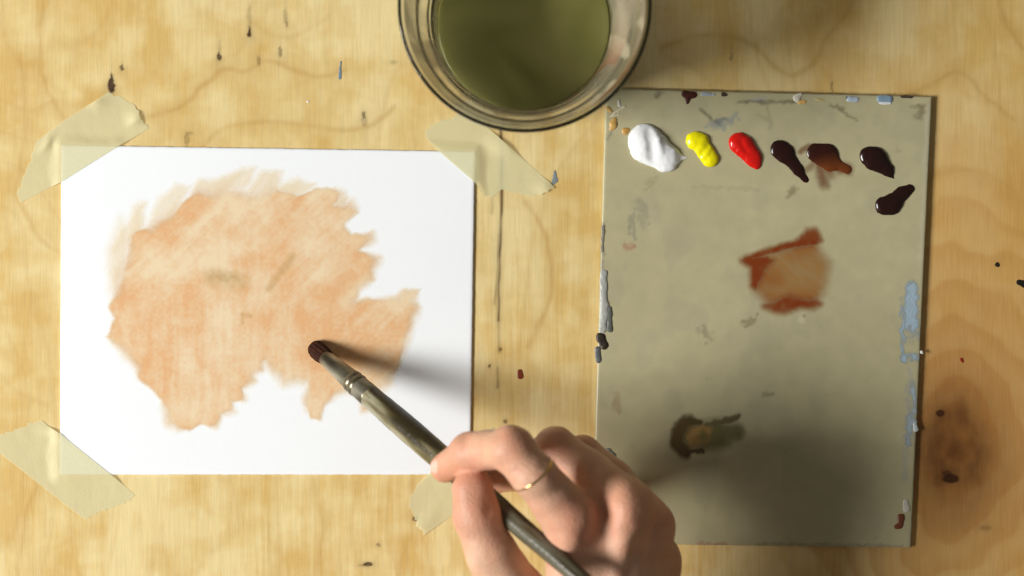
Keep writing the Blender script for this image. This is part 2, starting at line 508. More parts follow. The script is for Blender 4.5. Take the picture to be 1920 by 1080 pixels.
wash_pale = [([(206, 540), (203, 470), (226, 410), (246, 430), (236, 520), (215, 570)], 18), ([(225, 470), (250, 385), (272, 380), (268, 440)], 14), ([(270, 440), (300, 368), (330, 345), (352, 352), (330, 400)], 12),
             ([(345, 385), (372, 338), (410, 335), (450, 318), (478, 314), (470, 350), (420, 370)], 12), ([(450, 370), (490, 322), (528, 320), (522, 345), (560, 336), (590, 346), (560, 372)], 11),
             ([(600, 390), (640, 366), (655, 372), (640, 400)], 9), ([(575, 715), (572, 770), (598, 788), (608, 740)], 12), ([(315, 770), (322, 804), (356, 806), (352, 770)], 10),
             ([(735, 690), (765, 640), (778, 580), (770, 560), (740, 640)], 10), ([(240, 600), (210, 640), (232, 668)], 10)]
def wash_shade(U, V):
    j1 = (fbm(U / 22, V / 22, 101, 3) - .5) * 9; j2 = (fbm(U / 22, V / 22, 102, 3) - .5) * 9
    d = polydist(U + j1, V + j2, wash_main, True)
    feather = 6 + 15 * sstep(.3, .7, fbm(U / 60, V / 60, 104, 2))
    cov = 1 - sstep(-feather, feather * .75, d)
    pale = np.zeros(U.shape)
    dia = fbm((U + .75 * V) / 16, (U * .75 - V) / 120, 105, 2)
    for pts, w in wash_pale:
        dd = polydist(U + j1, V + j2, pts, True)
        pale = np.maximum(pale, (1 - sstep(-w * .9, w * .9, dd)) * (.5 + .65 * dia))
    ca, sa = math.cos(.75), math.sin(.75)
    A = U * ca - V * sa; B = U * sa + V * ca
    st1 = fbm(A / 90, B / 12, 111, 3)          # diagonal brush strokes
    st2 = fbm(U / 10, V / 90, 115, 3)          # vertical strokes
    mixv = sstep(.35, .65, fbm(U / 150, V / 150, 118, 2) + (V - 600) / 500)
    st = st1 * (1 - mixv) + st2 * mixv
    blot = fbm(U / 60, V / 55, 121, 3); fine = fbm(U / 5, V / 5, 125, 2)
    tone = np.clip(.5 + .75 * (st - .5) + 1.5 * (blot - .5) + .5 * (fine - .5), 0, 1)
    tone = tone + .25 * np.exp(-(d / 9) ** 2) * (d < 4) * fbm(U / 40, V / 40, 126, 2) * 1.2
    tone = np.clip(tone, 0, 1)
    c = lin(245, 222, 184) * (1 - tone)[..., None] + lin(224, 176, 127) * tone[..., None]
    peach = lin(245, 224, 184)
    c = c * cov[..., None] + peach * (1 - cov)[..., None]
    for pts, w, a in [([(398, 520), (452, 528)], 22, .5), ([(400, 515), (440, 518)], 13, .3), ([(505, 542), (528, 508), (548, 484)], 10, .6), ([(452, 590), (470, 594)], 5, .5), ([(456, 598), (455, 606)], 5, .4)]:
        dd = polydist(U + j1 * .8, V + j2 * .8, pts)
        g = a * (1 - sstep(0, w * 1.3, dd)) * (.5 + .7 * fbm(U / 7, V / 7, 131, 2))
        c = c * (1 - g[..., None]) + lin(188, 148, 78) * g[..., None]
    sp = vnoise(U / 3.2, V / 3.2, 141)
    g = sstep(.93, .99, sp) * .25 * sstep(.5, .7, fbm(U / 90, V / 90, 142, 2))
    c = c * (1 - g[..., None]) + lin(190, 130, 80) * g[..., None]
    al = np.maximum(cov * (.84 + .16 * tone), np.clip(pale, 0, 1) * .62)
    return np.concatenate([c, np.clip(al, 0, 1)[..., None]], -1)
w = patch('paint_wash', 170, 810, 290, 830, 1.7, PZ + .1, M_wash, wash_shade, paper)
w['label'] = 'patchy translucent peach wash brushed across the board'

# ---------------------------------------------------------------- masking tape
M_tape = bpy.data.materials.new('masking_tape'); M_tape.use_nodes = True
_nt = M_tape.node_tree; _b = _nt.nodes['Principled BSDF']
_b.inputs['Base Color'].default_value = (*lin(232, 226, 180), 1)
_b.inputs['Roughness'].default_value = 0.42
_b.inputs['Alpha'].default_value = 0.64
_b.inputs['Specular IOR Level'].default_value = 0.2
_nz = _nt.nodes.new('ShaderNodeTexNoise'); _nz.inputs['Scale'].default_value = 1400
_tc = _nt.nodes.new('ShaderNodeTexCoord'); _nt.links.new(_tc.outputs['Object'], _nz.inputs['Vector'])
_bp = _nt.nodes.new('ShaderNodeBump'); _bp.inputs['Distance'].default_value = 0.00008
_nt.links.new(_nz.outputs[0], _bp.inputs['Height']); _nt.links.new(_bp.outputs[0], _b.inputs['Normal'])

paper_quad = np.array([(115, 272), (891, 284), (882, 890), (112, 890)], float)
def resample(pts, n):
    pts = np.asarray(pts, float)
    s = np.concatenate([[0], np.cumsum(np.hypot(*np.diff(pts, axis=0).T))])
    t = np.linspace(0, s[-1], n)
    return np.stack([np.interp(t, s, pts[:, 0]), np.interp(t, s, pts[:, 1])], 1)
def tape(A, B, E0, E1, label, lift, seed):
    """A: upper long edge, B: lower long edge, E0: torn end from B[0] to A[0], E1: torn end from B[-1] to A[-1]"""
    n, m = 90, 44
    a = resample(A, n); b = resample(B, n); e0 = resample(E0, m); e1 = resample(E1, m)
    rs = np.random.RandomState(seed)
    s = np.linspace(0, 1, n)[:, None, None]; t = np.linspace(0, 1, m)[None, :, None]
    S = (1 - t) * b[:, None] + t * a[:, None] + (1 - s) * e0[None] + s * e1[None] \
        - ((1 - s) * (1 - t) * b[0] + s * t * a[-1] + s * (1 - t) * b[-1] + (1 - s) * t * a[0])
    ax = (a[-1] + b[-1] - a[0] - b[0]); ax = ax / np.hypot(*ax)
    sarr = np.linspace(0, 1, n)
    for end, dist in ((0, sarr), (1, 1 - sarr)):                 # ragged tear, fading into the strip
        jag = np.convolve(rs.normal(0, 2.6, m + 4), [.25, .5, .25], 'same')[2:-2]
        S = S + (np.exp(-dist * 14)[:, None] * jag[None])[..., None] * ax
    U, V = S[..., 0], S[..., 1]
    d = polydist(U, V, paper_quad, True) * PX            # mm outside the board
    wdt = 3.6 + 4.0 * fbm(U / 45, V / 45, seed, 2)
    x = np.clip(d / wdt, 0, 1)
    z = 0.12 + (PZ + .12) * (1 - x) ** 2 * (1 + 2 * x) + .16 * np.clip(fbm(U / 22, V / 30, seed + 3, 2) - .35, 0, 1)
    z = np.where(d < 0, PZ + .24 + .05 * fbm(U / 20, V / 20, seed + 5, 2), z)
    tt = np.broadcast_to(t[..., 0], U.shape); ss = np.broadcast_to(s[..., 0], U.shape)
    for (ls, lt, rsz, hgt) in lift:
        z = z + hgt * np.exp(-(((ss - ls) * 1.6 / rsz) ** 2 + ((tt - lt) / rsz) ** 2))
    k = PX * (CH - z) / CH
    co = np.stack([(U - 960) * k, (540 - V) * k, z], -1).reshape(-1, 3)
    o = make_mesh('masking_tape', co, quads(n, m), M_tape, None, origin=[co[:, 0].mean(), co[:, 1].mean(), 0])
    return tag(o, label, 'tape', 'strips of masking tape on the board corners')
tape([(72, 262), (120, 226), (205, 172)], [(40, 379), (115, 341), (225, 272), (270, 247)], [(40, 379), (32, 364), (48, 322), (62, 290), (66, 272), (72, 262)],
     [(270, 247), (277, 241), (276, 232), (263, 226), (261, 212), (248, 196), (225, 181), (205, 172)],
     'crumpled masking tape strip on the board corner beside a dark teardrop knot', [(.98, .35, .12, 1.4), (.8, .95, .14, .7), (.16, .8, .12, .8)], 3)
tape([(880, 204), (908, 233), (1002, 317), (1037, 348)], [(803, 266), (824, 285), (892, 344), (906, 368)], [(803, 266), (795, 254), (808, 233), (845, 222), (862, 211), (880, 204)],
     [(906, 368), (924, 367), (943, 357), (972, 363), (998, 368), (1021, 363), (1037, 353), (1037, 348)],
     'masking tape strip on the board corner, one end tucked beside the glass jar', [(.45, .98, .2, 1.6), (.97, .9, .12, 1.0)], 13)
tape([(78, 787), (89, 798), (112, 813), (209, 891), (242, 918), (252, 928)], [(-14, 838), (0, 850), (55, 893), (142, 962), (160, 974)], [(-14, 838), (-6, 818), (22, 808), (50, 797), (78, 787)],
     [(160, 974), (189, 958), (222, 947), (245, 937), (252, 928)],
     'masking tape strip on the board corner diagonally opposite the glass jar', [(.15, .95, .14, .6)], 23)
tape([(768, 936), (784, 906), (850, 850), (925, 800)], [(796, 1003), (850, 965), (900, 925), (965, 872)], [(796, 1003), (782, 985), (778, 968), (768, 950), (768, 936)],
     [(965, 872), (958, 850), (942, 830), (925, 800)],
     'masking tape strip mostly covered by the painting hand', [(.05, .2, .2, .7)], 33)

# ---------------------------------------------------------------- palette
QZ = 2.3
pal_quad = [(1136, 166), (1748, 181), (1708, 1027), (1110, 1019)]
def palette_color(U, V):
    n = fbm(U / 130, V / 130, 201, 4); n2 = fbm(U / 26, V / 20, 205, 3)
    c = lin(181, 174, 138) * (0.93 + .10 * n + .06 * (n2 - .5))[..., None]
    # greyer rubbed ghosts of earlier paint
    g = sstep(.56, .72, fbm(U / 55, V / 75, 211, 3)) * .22
    c = c * (1 - g[..., None]) + lin(150, 146, 128) * g[..., None]
    def mark(pts, w, col, a, soft=1.3):
        nonlocal c
        p = np.array(pts, float)
        box = (U > p[:, 0].min() - 5 * w) & (U < p[:, 0].max() + 5 * w) & (V > p[:, 1].min() - 5 * w) & (V < p[:, 1].max() + 5 * w)
        if not box.any(): return
        d = polydist(U[box] + (vnoise(U[box] / 7, V[box] / 7, 221) - .5) * w * 1.5, V[box] + (vnoise(U[box] / 7, V[box] / 7, 222) - .5) * w * 1.5, p)
        gg = a * (1 - sstep(w * .3, w * soft, d)) * (.5 + .6 * fbm(U[box] / 6, V[box] / 6, 223, 2))
        gg = np.clip(gg, 0, 1)
        c[box] = c[box] * (1 - gg[:, None]) + lin(*col) * gg[:, None]
    mark([(1312, 205), (1350, 235)], 3, (70, 66, 55), .7); mark([(1330, 232), (1352, 236), (1380, 218)], 9, (125, 135, 140), .7); mark([(1345, 228), (1362, 222)], 5, (85, 95, 105), .6)
    mark([(1555, 195), (1575, 207), (1606, 226)], 3, (95, 88, 62), .7); mark([(1570, 198), (1580, 206)], 5, (90, 84, 62), .6)
    mark([(1385, 192), (1400, 190), (1450, 192), (1500, 190)], 4, (92, 88, 74), .7); mark([(1410, 187), (1440, 185)], 4, (150, 158, 160), .6)
    mark([(1180, 405), (1182, 440)], 5, (118, 116, 108), .6); mark([(1188, 400), (1190, 450)], 3, (120, 118, 112), .6); mark([(1200, 380), (1208, 420)], 10, (140, 136, 118), .6)
    mark([(1175, 460), (1184, 462)], 7, (160, 100, 75), .7); mark([(1320, 620), (1328, 636)], 11, (130, 122, 100), .6); mark([(1155, 740), (1157, 770)], 7, (140, 118, 82), .55)
    mark([(1478, 366), (1488, 358), (1492, 354)], 6, (126, 112, 84), .7); mark([(1398, 608), (1412, 600)], 10, (122, 108, 82), .8); mark([(1503, 596), (1505, 604)], 5, (200, 192, 160), .6); mark([(1508, 592), (1508, 593)], 4, (100, 92, 70), .7)
    mark([(1725, 205), (1722, 218)], 9, (112, 98, 72), .7); mark([(1710, 200), (1732, 200)], 5, (120, 108, 84), .6); mark([(1683, 280), (1688, 282)], 6, (130, 120, 96), .5)
    mark([(1235, 175), (1232, 180)], 7, (96, 88, 66), .7); mark([(1150, 205), (1170, 200), (1180, 210)], 4, (190, 182, 150), .6); mark([(1140, 262), (1150, 240)], 3, (130, 128, 112), .7)
    mark([(1130, 420), (1128, 460), (1130, 500)], 6, (120, 116, 100), .7); mark([(1125, 430), (1130, 470)], 3, (70, 66, 54), .6)
    mark([(1430, 740), (1450, 738)], 4, (96, 88, 66), .5); mark([(1420, 215), (1440, 225)], 4, (140, 136, 120), .5); mark([(1440, 200), (1446, 240)], 4, (140, 134, 112), .5)
    mark([(1300, 350), (1420, 355)], 4, (150, 142, 116), .4); mark([(1230, 330), (1215, 350)], 8, (146, 136, 108), .4); mark([(1740, 200), (1725, 500)], 4, (190, 184, 160), .55)
    mark([(1310, 1020), (1360, 1020)], 4, (150, 90, 80), .6); mark([(1420, 1020), (1690, 1024)], 4, (110, 104, 84), .5); mark([(1705, 690), (1697, 900)], 6, (140, 150, 158), .35)
    return c
palette = slab('palette', pal_quad, 0.02, QZ, 2.6, M_palette, palette_color)
tag(palette, 'flat khaki grey mixing palette with old paint crusted along its edges', 'palette')

def crust(prims, col, label=None, zs=.35, noise=.7, h=.3):
    o = blob('dried_paint', prims, QZ, M_dry, palette, h=h, k=.8, zs=zs, noise=noise, col=lin(*col))
    if label: o['label'] = label
crust([(1132, 512, 1132, 600, 7, 8), (1136, 570, 1130, 618, 6, 8)], (168, 170, 164), 'glossy silvery ridge of dried paint')
crust([(1143, 578, 1143, 618, 5, 6)], (96, 98, 92)); crust([(1126, 632, 1133, 648, 9, 8)], (48, 40, 30)); crust([(1121, 655, 1122, 676, 6, 6)], (95, 98, 100))
crust([(1131, 425, 1129, 470, 4, 3)], (140, 136, 118)); crust([(1140, 845, 1146, 855, 6, 9)], (128, 132, 120))
crust([(1150, 232, 1152, 226, 8, 6), (1146, 242, 1150, 236, 4, 6)], (196, 158, 88), 'ochre crumb of dried paint'); crust([(1172, 246, 1177, 244, 7, 5)], (190, 146, 76)); crust([(1140, 204, 1145, 208, 5, 4)], (196, 160, 96))
crust([(1152, 212, 1172, 200, 3, 3), (1146, 218, 1160, 214, 3, 2)], (205, 198, 168)); crust([(1160, 188, 1161, 198, 3, 3)], (200, 200, 190))
crust([(1284, 176, 1300, 178, 7, 7), (1290, 182, 1290, 192, 7, 4)], (66, 22, 14), 'dark red crust of dried paint'); crust([(1318, 176, 1338, 178, 4, 3)], (160, 172, 180)); crust([(1355, 177, 1362, 178, 4, 3)], (70, 56, 48))
crust([(1494, 184, 1500, 178, 8, 5)], (206, 202, 186)); crust([(1500, 191, 1508, 191, 5, 4)], (208, 168, 100)); crust([(1592, 186, 1606, 187, 6, 5)], (172, 186, 200)); crust([(1588, 184, 1590, 186, 4, 3)], (60, 62, 60))
crust([(1650, 185, 1668, 186, 7, 7)], (128, 152, 170), 'blue chip of dried paint'); crust([(1652, 192, 1668, 193, 4, 4)], (214, 220, 222)); crust([(1530, 186, 1550, 190, 3, 2)], (190, 172, 120)); crust([(1690, 181, 1710, 182, 3, 3)], (70, 60, 50))
crust([(1728, 660, 1730, 662, 4, 3)], (225, 225, 218)); crust([(1698, 940, 1700, 955, 5, 7)], (196, 192, 178)); crust([(1690, 970, 1688, 985, 7, 6), (1680, 988, 1688, 985, 4, 5)], (112, 58, 34), 'rust brown crust of dried paint')
crust([(1716, 795, 1717, 805, 4, 5)], (190, 196, 198))

def film(pts_list, col, alpha, x0, x1, y0, y1, seed, label=None):
    def sh(U, V):
        j = (fbm(U / 9, V / 9, seed, 3) - .5) * 12
        al = np.zeros(U.shape); c = np.zeros(U.shape + (3,)) + lin(*col)
        for pts, w, a in pts_list:
            al = np.maximum(al, a * (1 - sstep(w * .2, w * 1.3, polydist(U + j, V + j * .6, pts))))
        al = al * alpha * (.15 + 1.25 * sstep(.25, .65, fbm(U / 12, V / 20, seed + 3, 3)))
        return np.concatenate([c, np.clip(al, 0, 1)[..., None]], -1)
    o = patch('dried_film', x0, x1, y0, y1, 1.5, QZ + .06, M_dry, sh, palette)
    if label: o['label'] = label
film([([(1709, 540), (1708, 610)], 15, 1.0), ([(1700, 640), (1722, 630)], 9, .5), ([(1695, 672), (1715, 670)], 9, .9), ([(1690, 560), (1693, 670)], 4, .8)], (158, 178, 192), .9, 1685, 1724, 520, 690, 301, 'pale blue film of dried paint')
film([([(1714, 720), (1710, 800)], 7, 1.0), ([(1708, 770), (1704, 830)], 8, .9)], (165, 180, 190), .7, 1692, 1718, 700, 850, 307)

# ---------------------------------------------------------------- squeezed paint
M_white = material('white_paint', 0.3, attr=True, spec=0.5); M_paint = material('oil_paint', 0.22, attr=True, spec=0.5)
BG = 'dabs of fresh paint on the palette'
def dab(prims, col, label, zs=.5, k=1.6, noise=0.0, dents=(), mat=M_paint, colf=None, h=.4):
    c = np.mean([P((p[0] + p[2]) / 2, (p[1] + p[3]) / 2, QZ) for p in prims], 0)
    o = blob('paint_dab', prims, QZ, mat, None, h=h, k=k, zs=zs, noise=noise, col=lin(*col), dents=dents, colf=colf, origin=[c[0], c[1], QZ])
    return tag(o, label, 'paint', BG)
dab([(1208, 262, 1214, 272, 30, 34), (1214, 272, 1248, 296, 33, 27), (1262, 296, 1289, 295, 12, 1.5)], (238, 240, 242), 'large dab of white paint with a pulled tip', zs=.5, k=2.0, noise=.6,
    dents=[(1216, 240, 1224, 294, 8, 2.4), (1236, 262, 1240, 282, 7, -.8), (1254, 272, 1264, 278, 6, -.9), (1238, 314, 1252, 312, 4, 2.2), (1226, 300, 1240, 316, 5, .9)], mat=M_white)
dab([(1304, 264, 1312, 266, 18, 18), (1318, 278, 1332, 298, 17, 16)], (236, 226, 8), 'small two-lobed dab of bright yellow paint', zs=.55, k=.6, noise=.6, dents=[(1312, 292, 1328, 274, 4, 1.3), (1322, 306, 1336, 284, 3, .6)])
dab([(1386, 268, 1392, 272, 20, 20), (1396, 276, 1412, 296, 20, 16), (1412, 296, 1418, 308, 15, 10)], (205, 22, 14), 'dab of bright red paint', zs=.5, k=1.4, noise=.6, dents=[(1388, 262, 1400, 284, 5, .7)])
dab([(1462, 280, 1470, 286, 18, 19), (1474, 290, 1496, 318, 14, 10), (1496, 318, 1511, 338, 9, 6)], (36, 12, 8), 'dark maroon dab of paint drawn out into a long tail', zs=.35, k=1.6, noise=.5)
def brown_col(V):
    u = V[:, 0] / (PX * (CH - QZ) / CH) + 960; v = 540 - V[:, 1] / (PX * (CH - QZ) / CH)
    t = sstep(285, 325, v + (u - 1540) * .35)
    return np.concatenate([lin(46, 16, 8) * (1 - t)[:, None] + lin(104, 52, 20) * t[:, None], np.ones((len(V), 1))], 1)
brown = dab([(1530, 286, 1550, 290, 18, 22), (1548, 296, 1556, 306, 20, 16), (1570, 308, 1588, 318, 9, 9)], (60, 22, 10), 'glossy reddish brown dab of paint starting to run', zs=.28, k=2, colf=brown_col, noise=.5)
def run_shade(U, V):
    j = (fbm(U / 9, V / 9, 421, 3) - .5) * 8
    al = np.zeros(U.shape)
    for pts, w, a in [([(1538, 312), (1546, 345)], 15, .55), ([(1556, 310), (1590, 318)], 14, .7), ([(1520, 275), (1500, 284)], 7, .5), ([(1512, 320), (1530, 300)], 9, .35), ([(1548, 300), (1552, 318)], 24, .5)]:
        al = np.maximum(al, a * (1 - sstep(0, w * 1.2, polydist(U + j, V + j, pts))))
    return np.concatenate([np.zeros(U.shape + (3,)) + lin(120, 66, 28), al[..., None]], -1)
run = patch('thin_run', 1480, 1620, 255, 370, 1.5, QZ + .07, M_smear, run_shade, brown)
run['label'] = 'thin brown stain running out from the dab'
dab([(1628, 292, 1640, 298, 17, 21), (1640, 298, 1664, 318, 22, 13), (1668, 326, 1676, 334, 5, 2)], (34, 12, 8), 'plump oval dab of blackish brown paint', zs=.4, k=1.8, noise=.5)
dab([(1658, 386, 1670, 384, 18, 20), (1680, 374, 1692, 362, 15, 12), (1692, 362, 1706, 354, 11, 9)], (34, 12, 8), 'blackish dab of paint bent like a comma', zs=.38, k=1.8, noise=.5)

def smear_main(U, V):
    j = (fbm(U / 12, V / 12, 401, 3) - .5) * 8
    j = j * .6
    body = polydist(U + j, V + j * .5, [(1398, 488), (1440, 470), (1530, 445), (1540, 470), (1560, 490), (1552, 540), (1528, 575), (1440, 575), (1410, 545), (1408, 500)], True)
    al = .62 * (1 - sstep(-22, 12, body)) * (.8 + .4 * fbm((U + V) / 50, (U - V) / 10, 405, 3))
    c = np.zeros(U.shape + (3,)) + lin(166, 120, 62)
    t = np.zeros(U.shape)
    for poly, soft in [([(1478, 464), (1500, 448), (1514, 433), (1528, 431), (1538, 450), (1528, 457), (1502, 460)], 6), ([(1391, 489), (1402, 483), (1440, 482), (1450, 489), (1432, 508), (1422, 530), (1416, 541), (1410, 536), (1409, 500)], 7),
                       ([(1432, 574), (1455, 566), (1480, 556), (1500, 561), (1530, 563), (1537, 570), (1526, 576), (1500, 574), (1470, 585), (1450, 582)], 7), ([(1396, 486), (1440, 468), (1490, 455), (1490, 461), (1440, 476)], 5)]:
        d = polydist(U + j, V + j * .5, poly, True) - 4
        t = np.maximum(t, (1 - sstep(-soft * 1.4, soft * 1.3, d)) * (.75 + .4 * fbm(U / 14, V / 14, 409, 2)))
    t = np.clip(t, 0, 1)
    t2 = np.zeros(U.shape)
    for pts in ([(1490, 462), (1530, 455)], [(1412, 495), (1420, 535)], [(1440, 565), (1528, 562)], [(1420, 520), (1450, 524)]):
        t2 = np.maximum(t2, .6 * np.exp(-(polydist(U + j, V + j, pts) / 22) ** 2))
    c = c * (1 - t2[..., None]) + lin(146, 80, 30) * t2[..., None]
    al = al * (1 + .5 * t2)
    c = c * (1 - t[..., None]) + lin(128, 54, 16) * t[..., None]
    al = np.maximum(al, t * .9)
    return np.concatenate([c, np.clip(al, 0, 1)[..., None]], -1)
s1 = patch('paint_smear', 1375, 1590, 415, 605, 1.5, QZ + .08, M_smear, smear_main)
tag(s1, 'translucent rust brown smear of thinned paint with darker ends', 'paint')
def smear_olive(U, V):
    j = (fbm(U / 10, V / 10, 411, 3) - .5) * 6
    c = np.zeros(U.shape + (3,)) + lin(96, 76, 34)
    al = np.zeros(U.shape)
    def put(pts, w, col, a):
        nonlocal c, al
        g = a * (1 - sstep(w * .3, w * 1.35, polydist(U + j, V + j, pts)))
        c = c * (1 - g[..., None]) + lin(*col) * g[..., None]
        al = np.maximum(al, g)
    put([(1300, 815), (1320, 818), (1345, 815)], 30, (116, 112, 64), .75)
    put([(1345, 812), (1380, 810)], 18, (112, 112, 66), .6)
    put([(1296, 830), (1300, 808), (1325, 806)], 12, (176, 140, 82), .85)
    put([(1305, 828), (1325, 824)], 10, (160, 124, 66), .7)
    put([(1318, 812), (1320, 820)], 8, (112, 104, 56), .7)
    put([(1290, 790), (1272, 808), (1270, 832), (1284, 846)], 15, (92, 74, 40), .88)
    put([(1290, 788), (1312, 792)], 7, (84, 70, 36), .9); put([(1326, 796), (1352, 792), (1384, 781)], 7, (100, 90, 54), .7); put([(1290, 848), (1316, 844)], 6, (90, 64, 30), .8)
    return np.concatenate([c, np.clip(al, 0, 1)[..., None]], -1)
s2 = patch('paint_smear', 1235, 1410, 765, 870, 1.5, QZ + .08, M_smear, smear_olive)
tag(s2, 'small olive and ochre smear of mixed paint with a brown rim', 'paint')

# ---------------------------------------------------------------- jar of dirty water
JC = np.array([4.9, 108.9])
def lathe(name, prof, mat, parent=None, n=128, cols=None, origin=None):
    prof = np.asarray(prof, float); m = len(prof)
    a = np.linspace(0, 2 * np.pi, n, endpoint=False)
    V = np.stack([JC[0] + prof[None, :, 0] * np.cos(a)[:, None], JC[1] + prof[None, :, 0] * np.sin(a)[:, None], np.broadcast_to(prof[None, :, 1], (n, m))], -1).reshape(-1, 3)
    i, j = np.meshgrid(np.arange(n), np.arange(m - 1), indexing='ij')
    p = (i * m + j).ravel(); q = (((i + 1) % n) * m + j).ravel()
    F = np.stack([p, q, q + 1, p + 1], 1)
    return make_mesh(name, V, F, mat, parent, cols, origin=origin)
M_glass = bpy.data.materials.new('jar_glass'); M_glass.use_nodes = True
_b = M_glass.node_tree.nodes['Principled BSDF']
_b.inputs['Base Color'].default_value = (0.97, 0.98, 0.96, 1); _b.inputs['Roughness'].default_value = 0.02
_b.inputs['Transmission Weight'].default_value = 1.0; _b.inputs['IOR'].default_value = 1.46
outer = smooth_line([(29, .3), (32.5, 1.2), (34.6, 5), (36.2, 16), (38, 30), (38.6, 45), (39.4, 49), (40.3, 51.5), (42.0, 53.2), (43.1, 55.3), (44.0, 60), (46.8, 71), (48.0, 76), (48.9, 78.6), (49.0, 79.8), (48.5, 80.5), (47.8, 80.4)], 4)
inner = smooth_line([(47.8, 80.4), (47.2, 79), (46.0, 74), (43.4, 62), (42.4, 58.5), (41.7, 56), (40.8, 54.6), (39.7, 53.6), (38.7, 52), (38.0, 50), (36.9, 45), (35.4, 32), (33.6, 18), (31.6, 8), (28, 5.2)], 4)
prof = np.concatenate([[(0.05, .3)], outer, inner[1:], [(0.05, 5.0)]])
jar = empty('glass_jar', [JC[0], JC[1], 0])
tag(jar, 'wide clear glass jar with paint stained rim, standing behind the palette and board', 'jar')
lathe('glass_body', prof, M_glass, jar, 160)
def inner_r(z):
    p = inner[::-1]; p = p[np.argsort(p[:, 1])]
    return np.interp(z, p[:, 1], p[:, 0])
zz = np.linspace(5.3, 32.2, 14)
M_water = bpy.data.materials.new('murky_water'); M_water.use_nodes = True
_nt = M_water.node_tree; _b = _nt.nodes['Principled BSDF']
_tc = _nt.nodes.new('ShaderNodeTexCoord'); _nz = _nt.nodes.new('ShaderNodeTexNoise'); _nz.inputs['Scale'].default_value = 20; _nz.inputs['Detail'].default_value = 1.5; _nz.inputs['Distortion'].default_value = 1.0
_cr = _nt.nodes.new('ShaderNodeValToRGB')
_cr.color_ramp.elements[0].position = .3; _cr.color_ramp.elements[0].color = (*lin(106, 104, 54), 1)
_cr.color_ramp.elements[1].position = .75; _cr.color_ramp.elements[1].color = (*lin(158, 153, 92), 1)
_nt.links.new(_tc.outputs['Object'], _nz.inputs['Vector']); _nt.links.new(_nz.outputs[0], _cr.inputs[0]); _nt.links.new(_cr.outputs[0], _b.inputs['Base Color'])
_b.inputs['Roughness'].default_value = 0.08; _b.inputs['IOR'].default_value = 1.33
wprof = [(0.05, 5.15)] + [(28.2, 5.3)] + [(inner_r(z) + .12, z) for z in zz[1:]] + [(inner_r(32.6) - .5, 32.35), (inner_r(32) - 2, 32.05), (0.05, 32.0)]
water = lathe('dirty_water', wprof, M_water, None, 128, origin=[JC[0], JC[1], 5.2])
tag(water, 'murky olive green rinse water filling the glass jar', 'water')
# paint stains inside the jar wall; pale tone imitates light haze in the glass
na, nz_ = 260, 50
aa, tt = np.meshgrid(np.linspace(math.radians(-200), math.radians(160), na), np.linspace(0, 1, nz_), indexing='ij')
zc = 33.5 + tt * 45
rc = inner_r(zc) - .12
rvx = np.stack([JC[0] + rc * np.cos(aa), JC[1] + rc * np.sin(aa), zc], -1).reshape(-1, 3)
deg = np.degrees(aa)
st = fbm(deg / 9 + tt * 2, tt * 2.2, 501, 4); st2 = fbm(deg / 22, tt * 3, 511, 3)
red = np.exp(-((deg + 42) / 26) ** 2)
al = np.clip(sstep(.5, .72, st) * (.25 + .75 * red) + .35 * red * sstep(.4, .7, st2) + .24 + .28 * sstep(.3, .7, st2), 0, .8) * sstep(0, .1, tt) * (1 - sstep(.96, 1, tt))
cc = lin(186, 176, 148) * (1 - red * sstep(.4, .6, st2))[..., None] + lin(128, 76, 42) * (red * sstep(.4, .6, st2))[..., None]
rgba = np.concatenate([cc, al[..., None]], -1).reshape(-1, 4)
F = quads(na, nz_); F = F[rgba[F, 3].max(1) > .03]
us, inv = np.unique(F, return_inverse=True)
rs_ = make_mesh('residue_and_haze', rvx[us], inv.reshape(F.shape), M_smear, jar, rgba[us])
rs_['label'] = 'brown and rust paint stains streaked inside the jar, with painted pale glass haze'

# ---------------------------------------------------------------- paintbrush
BT = P(592, 655, 3.2); B2 = P(830, 861, 53)
bd = (B2 - BT) / np.linalg.norm(B2 - BT)
brush = empty('paintbrush', BT)
tag(brush, 'worn paintbrush with paint smeared handle and dark wet bristles, held in the hand', 'paintbrush')
ax1 = np.cross(bd, [0, 0, 1]); ax1 /= np.linalg.norm(ax1); ax2 = np.cross(ax1, bd)
def turned(name, prof, mat, flat=None, n=40, wob=0, cf=None, ridge=0):
    """prof: (distance along the brush, radius)"""
    prof = np.asarray(prof, float)
    a = np.linspace(0, 2 * np.pi, n, endpoint=False)
    V = []
    for s, r in prof:
        fx, fy = flat(s) if flat else (1, 1)
        rr = r * (1 + wob * (fbm(np.cos(a) * 2 + 7, np.sin(a) * 2 + s * .4 + 3, 601, 3) - .5)) * (1 + ridge * np.sin(a * 17 + np.sin(a * 5) * 2))
        V.append(BT + bd * s + (np.cos(a) * rr * fx)[:, None] * ax1 + (np.sin(a) * rr * fy)[:, None] * ax2)
    V = np.concatenate(V); m = len(prof)
    i, j = np.meshgrid(np.arange(m - 1), np.arange(n), indexing='ij')
    p = (i * n + j).ravel(); q = (i * n + (j + 1) % n).ravel()
    cc = cf(np.repeat(prof[:, 0], n), np.tile(a, m)) if cf else None
    return make_mesh(name, V, np.stack([p, q, q + n, p + n], 1), mat, brush, cc)
M_hair = material('wet_bristles', 0.6, color=tuple(lin(52, 24, 11)), spec=.15, bump=(2500, .0004, (1, 1, 1)), vary=(500, .4, (1, 1, 1)))
M_handle = material('paint_worn_handle', 0.3, attr=True, spec=.4, bump=(600, .00015, (1, 1, 1)))
M_ferr = material('tarnished_ferrule', 0.3, attr=True, spec=.5, metal=.75, bump=(500, .0001, (1, 1, 1)))
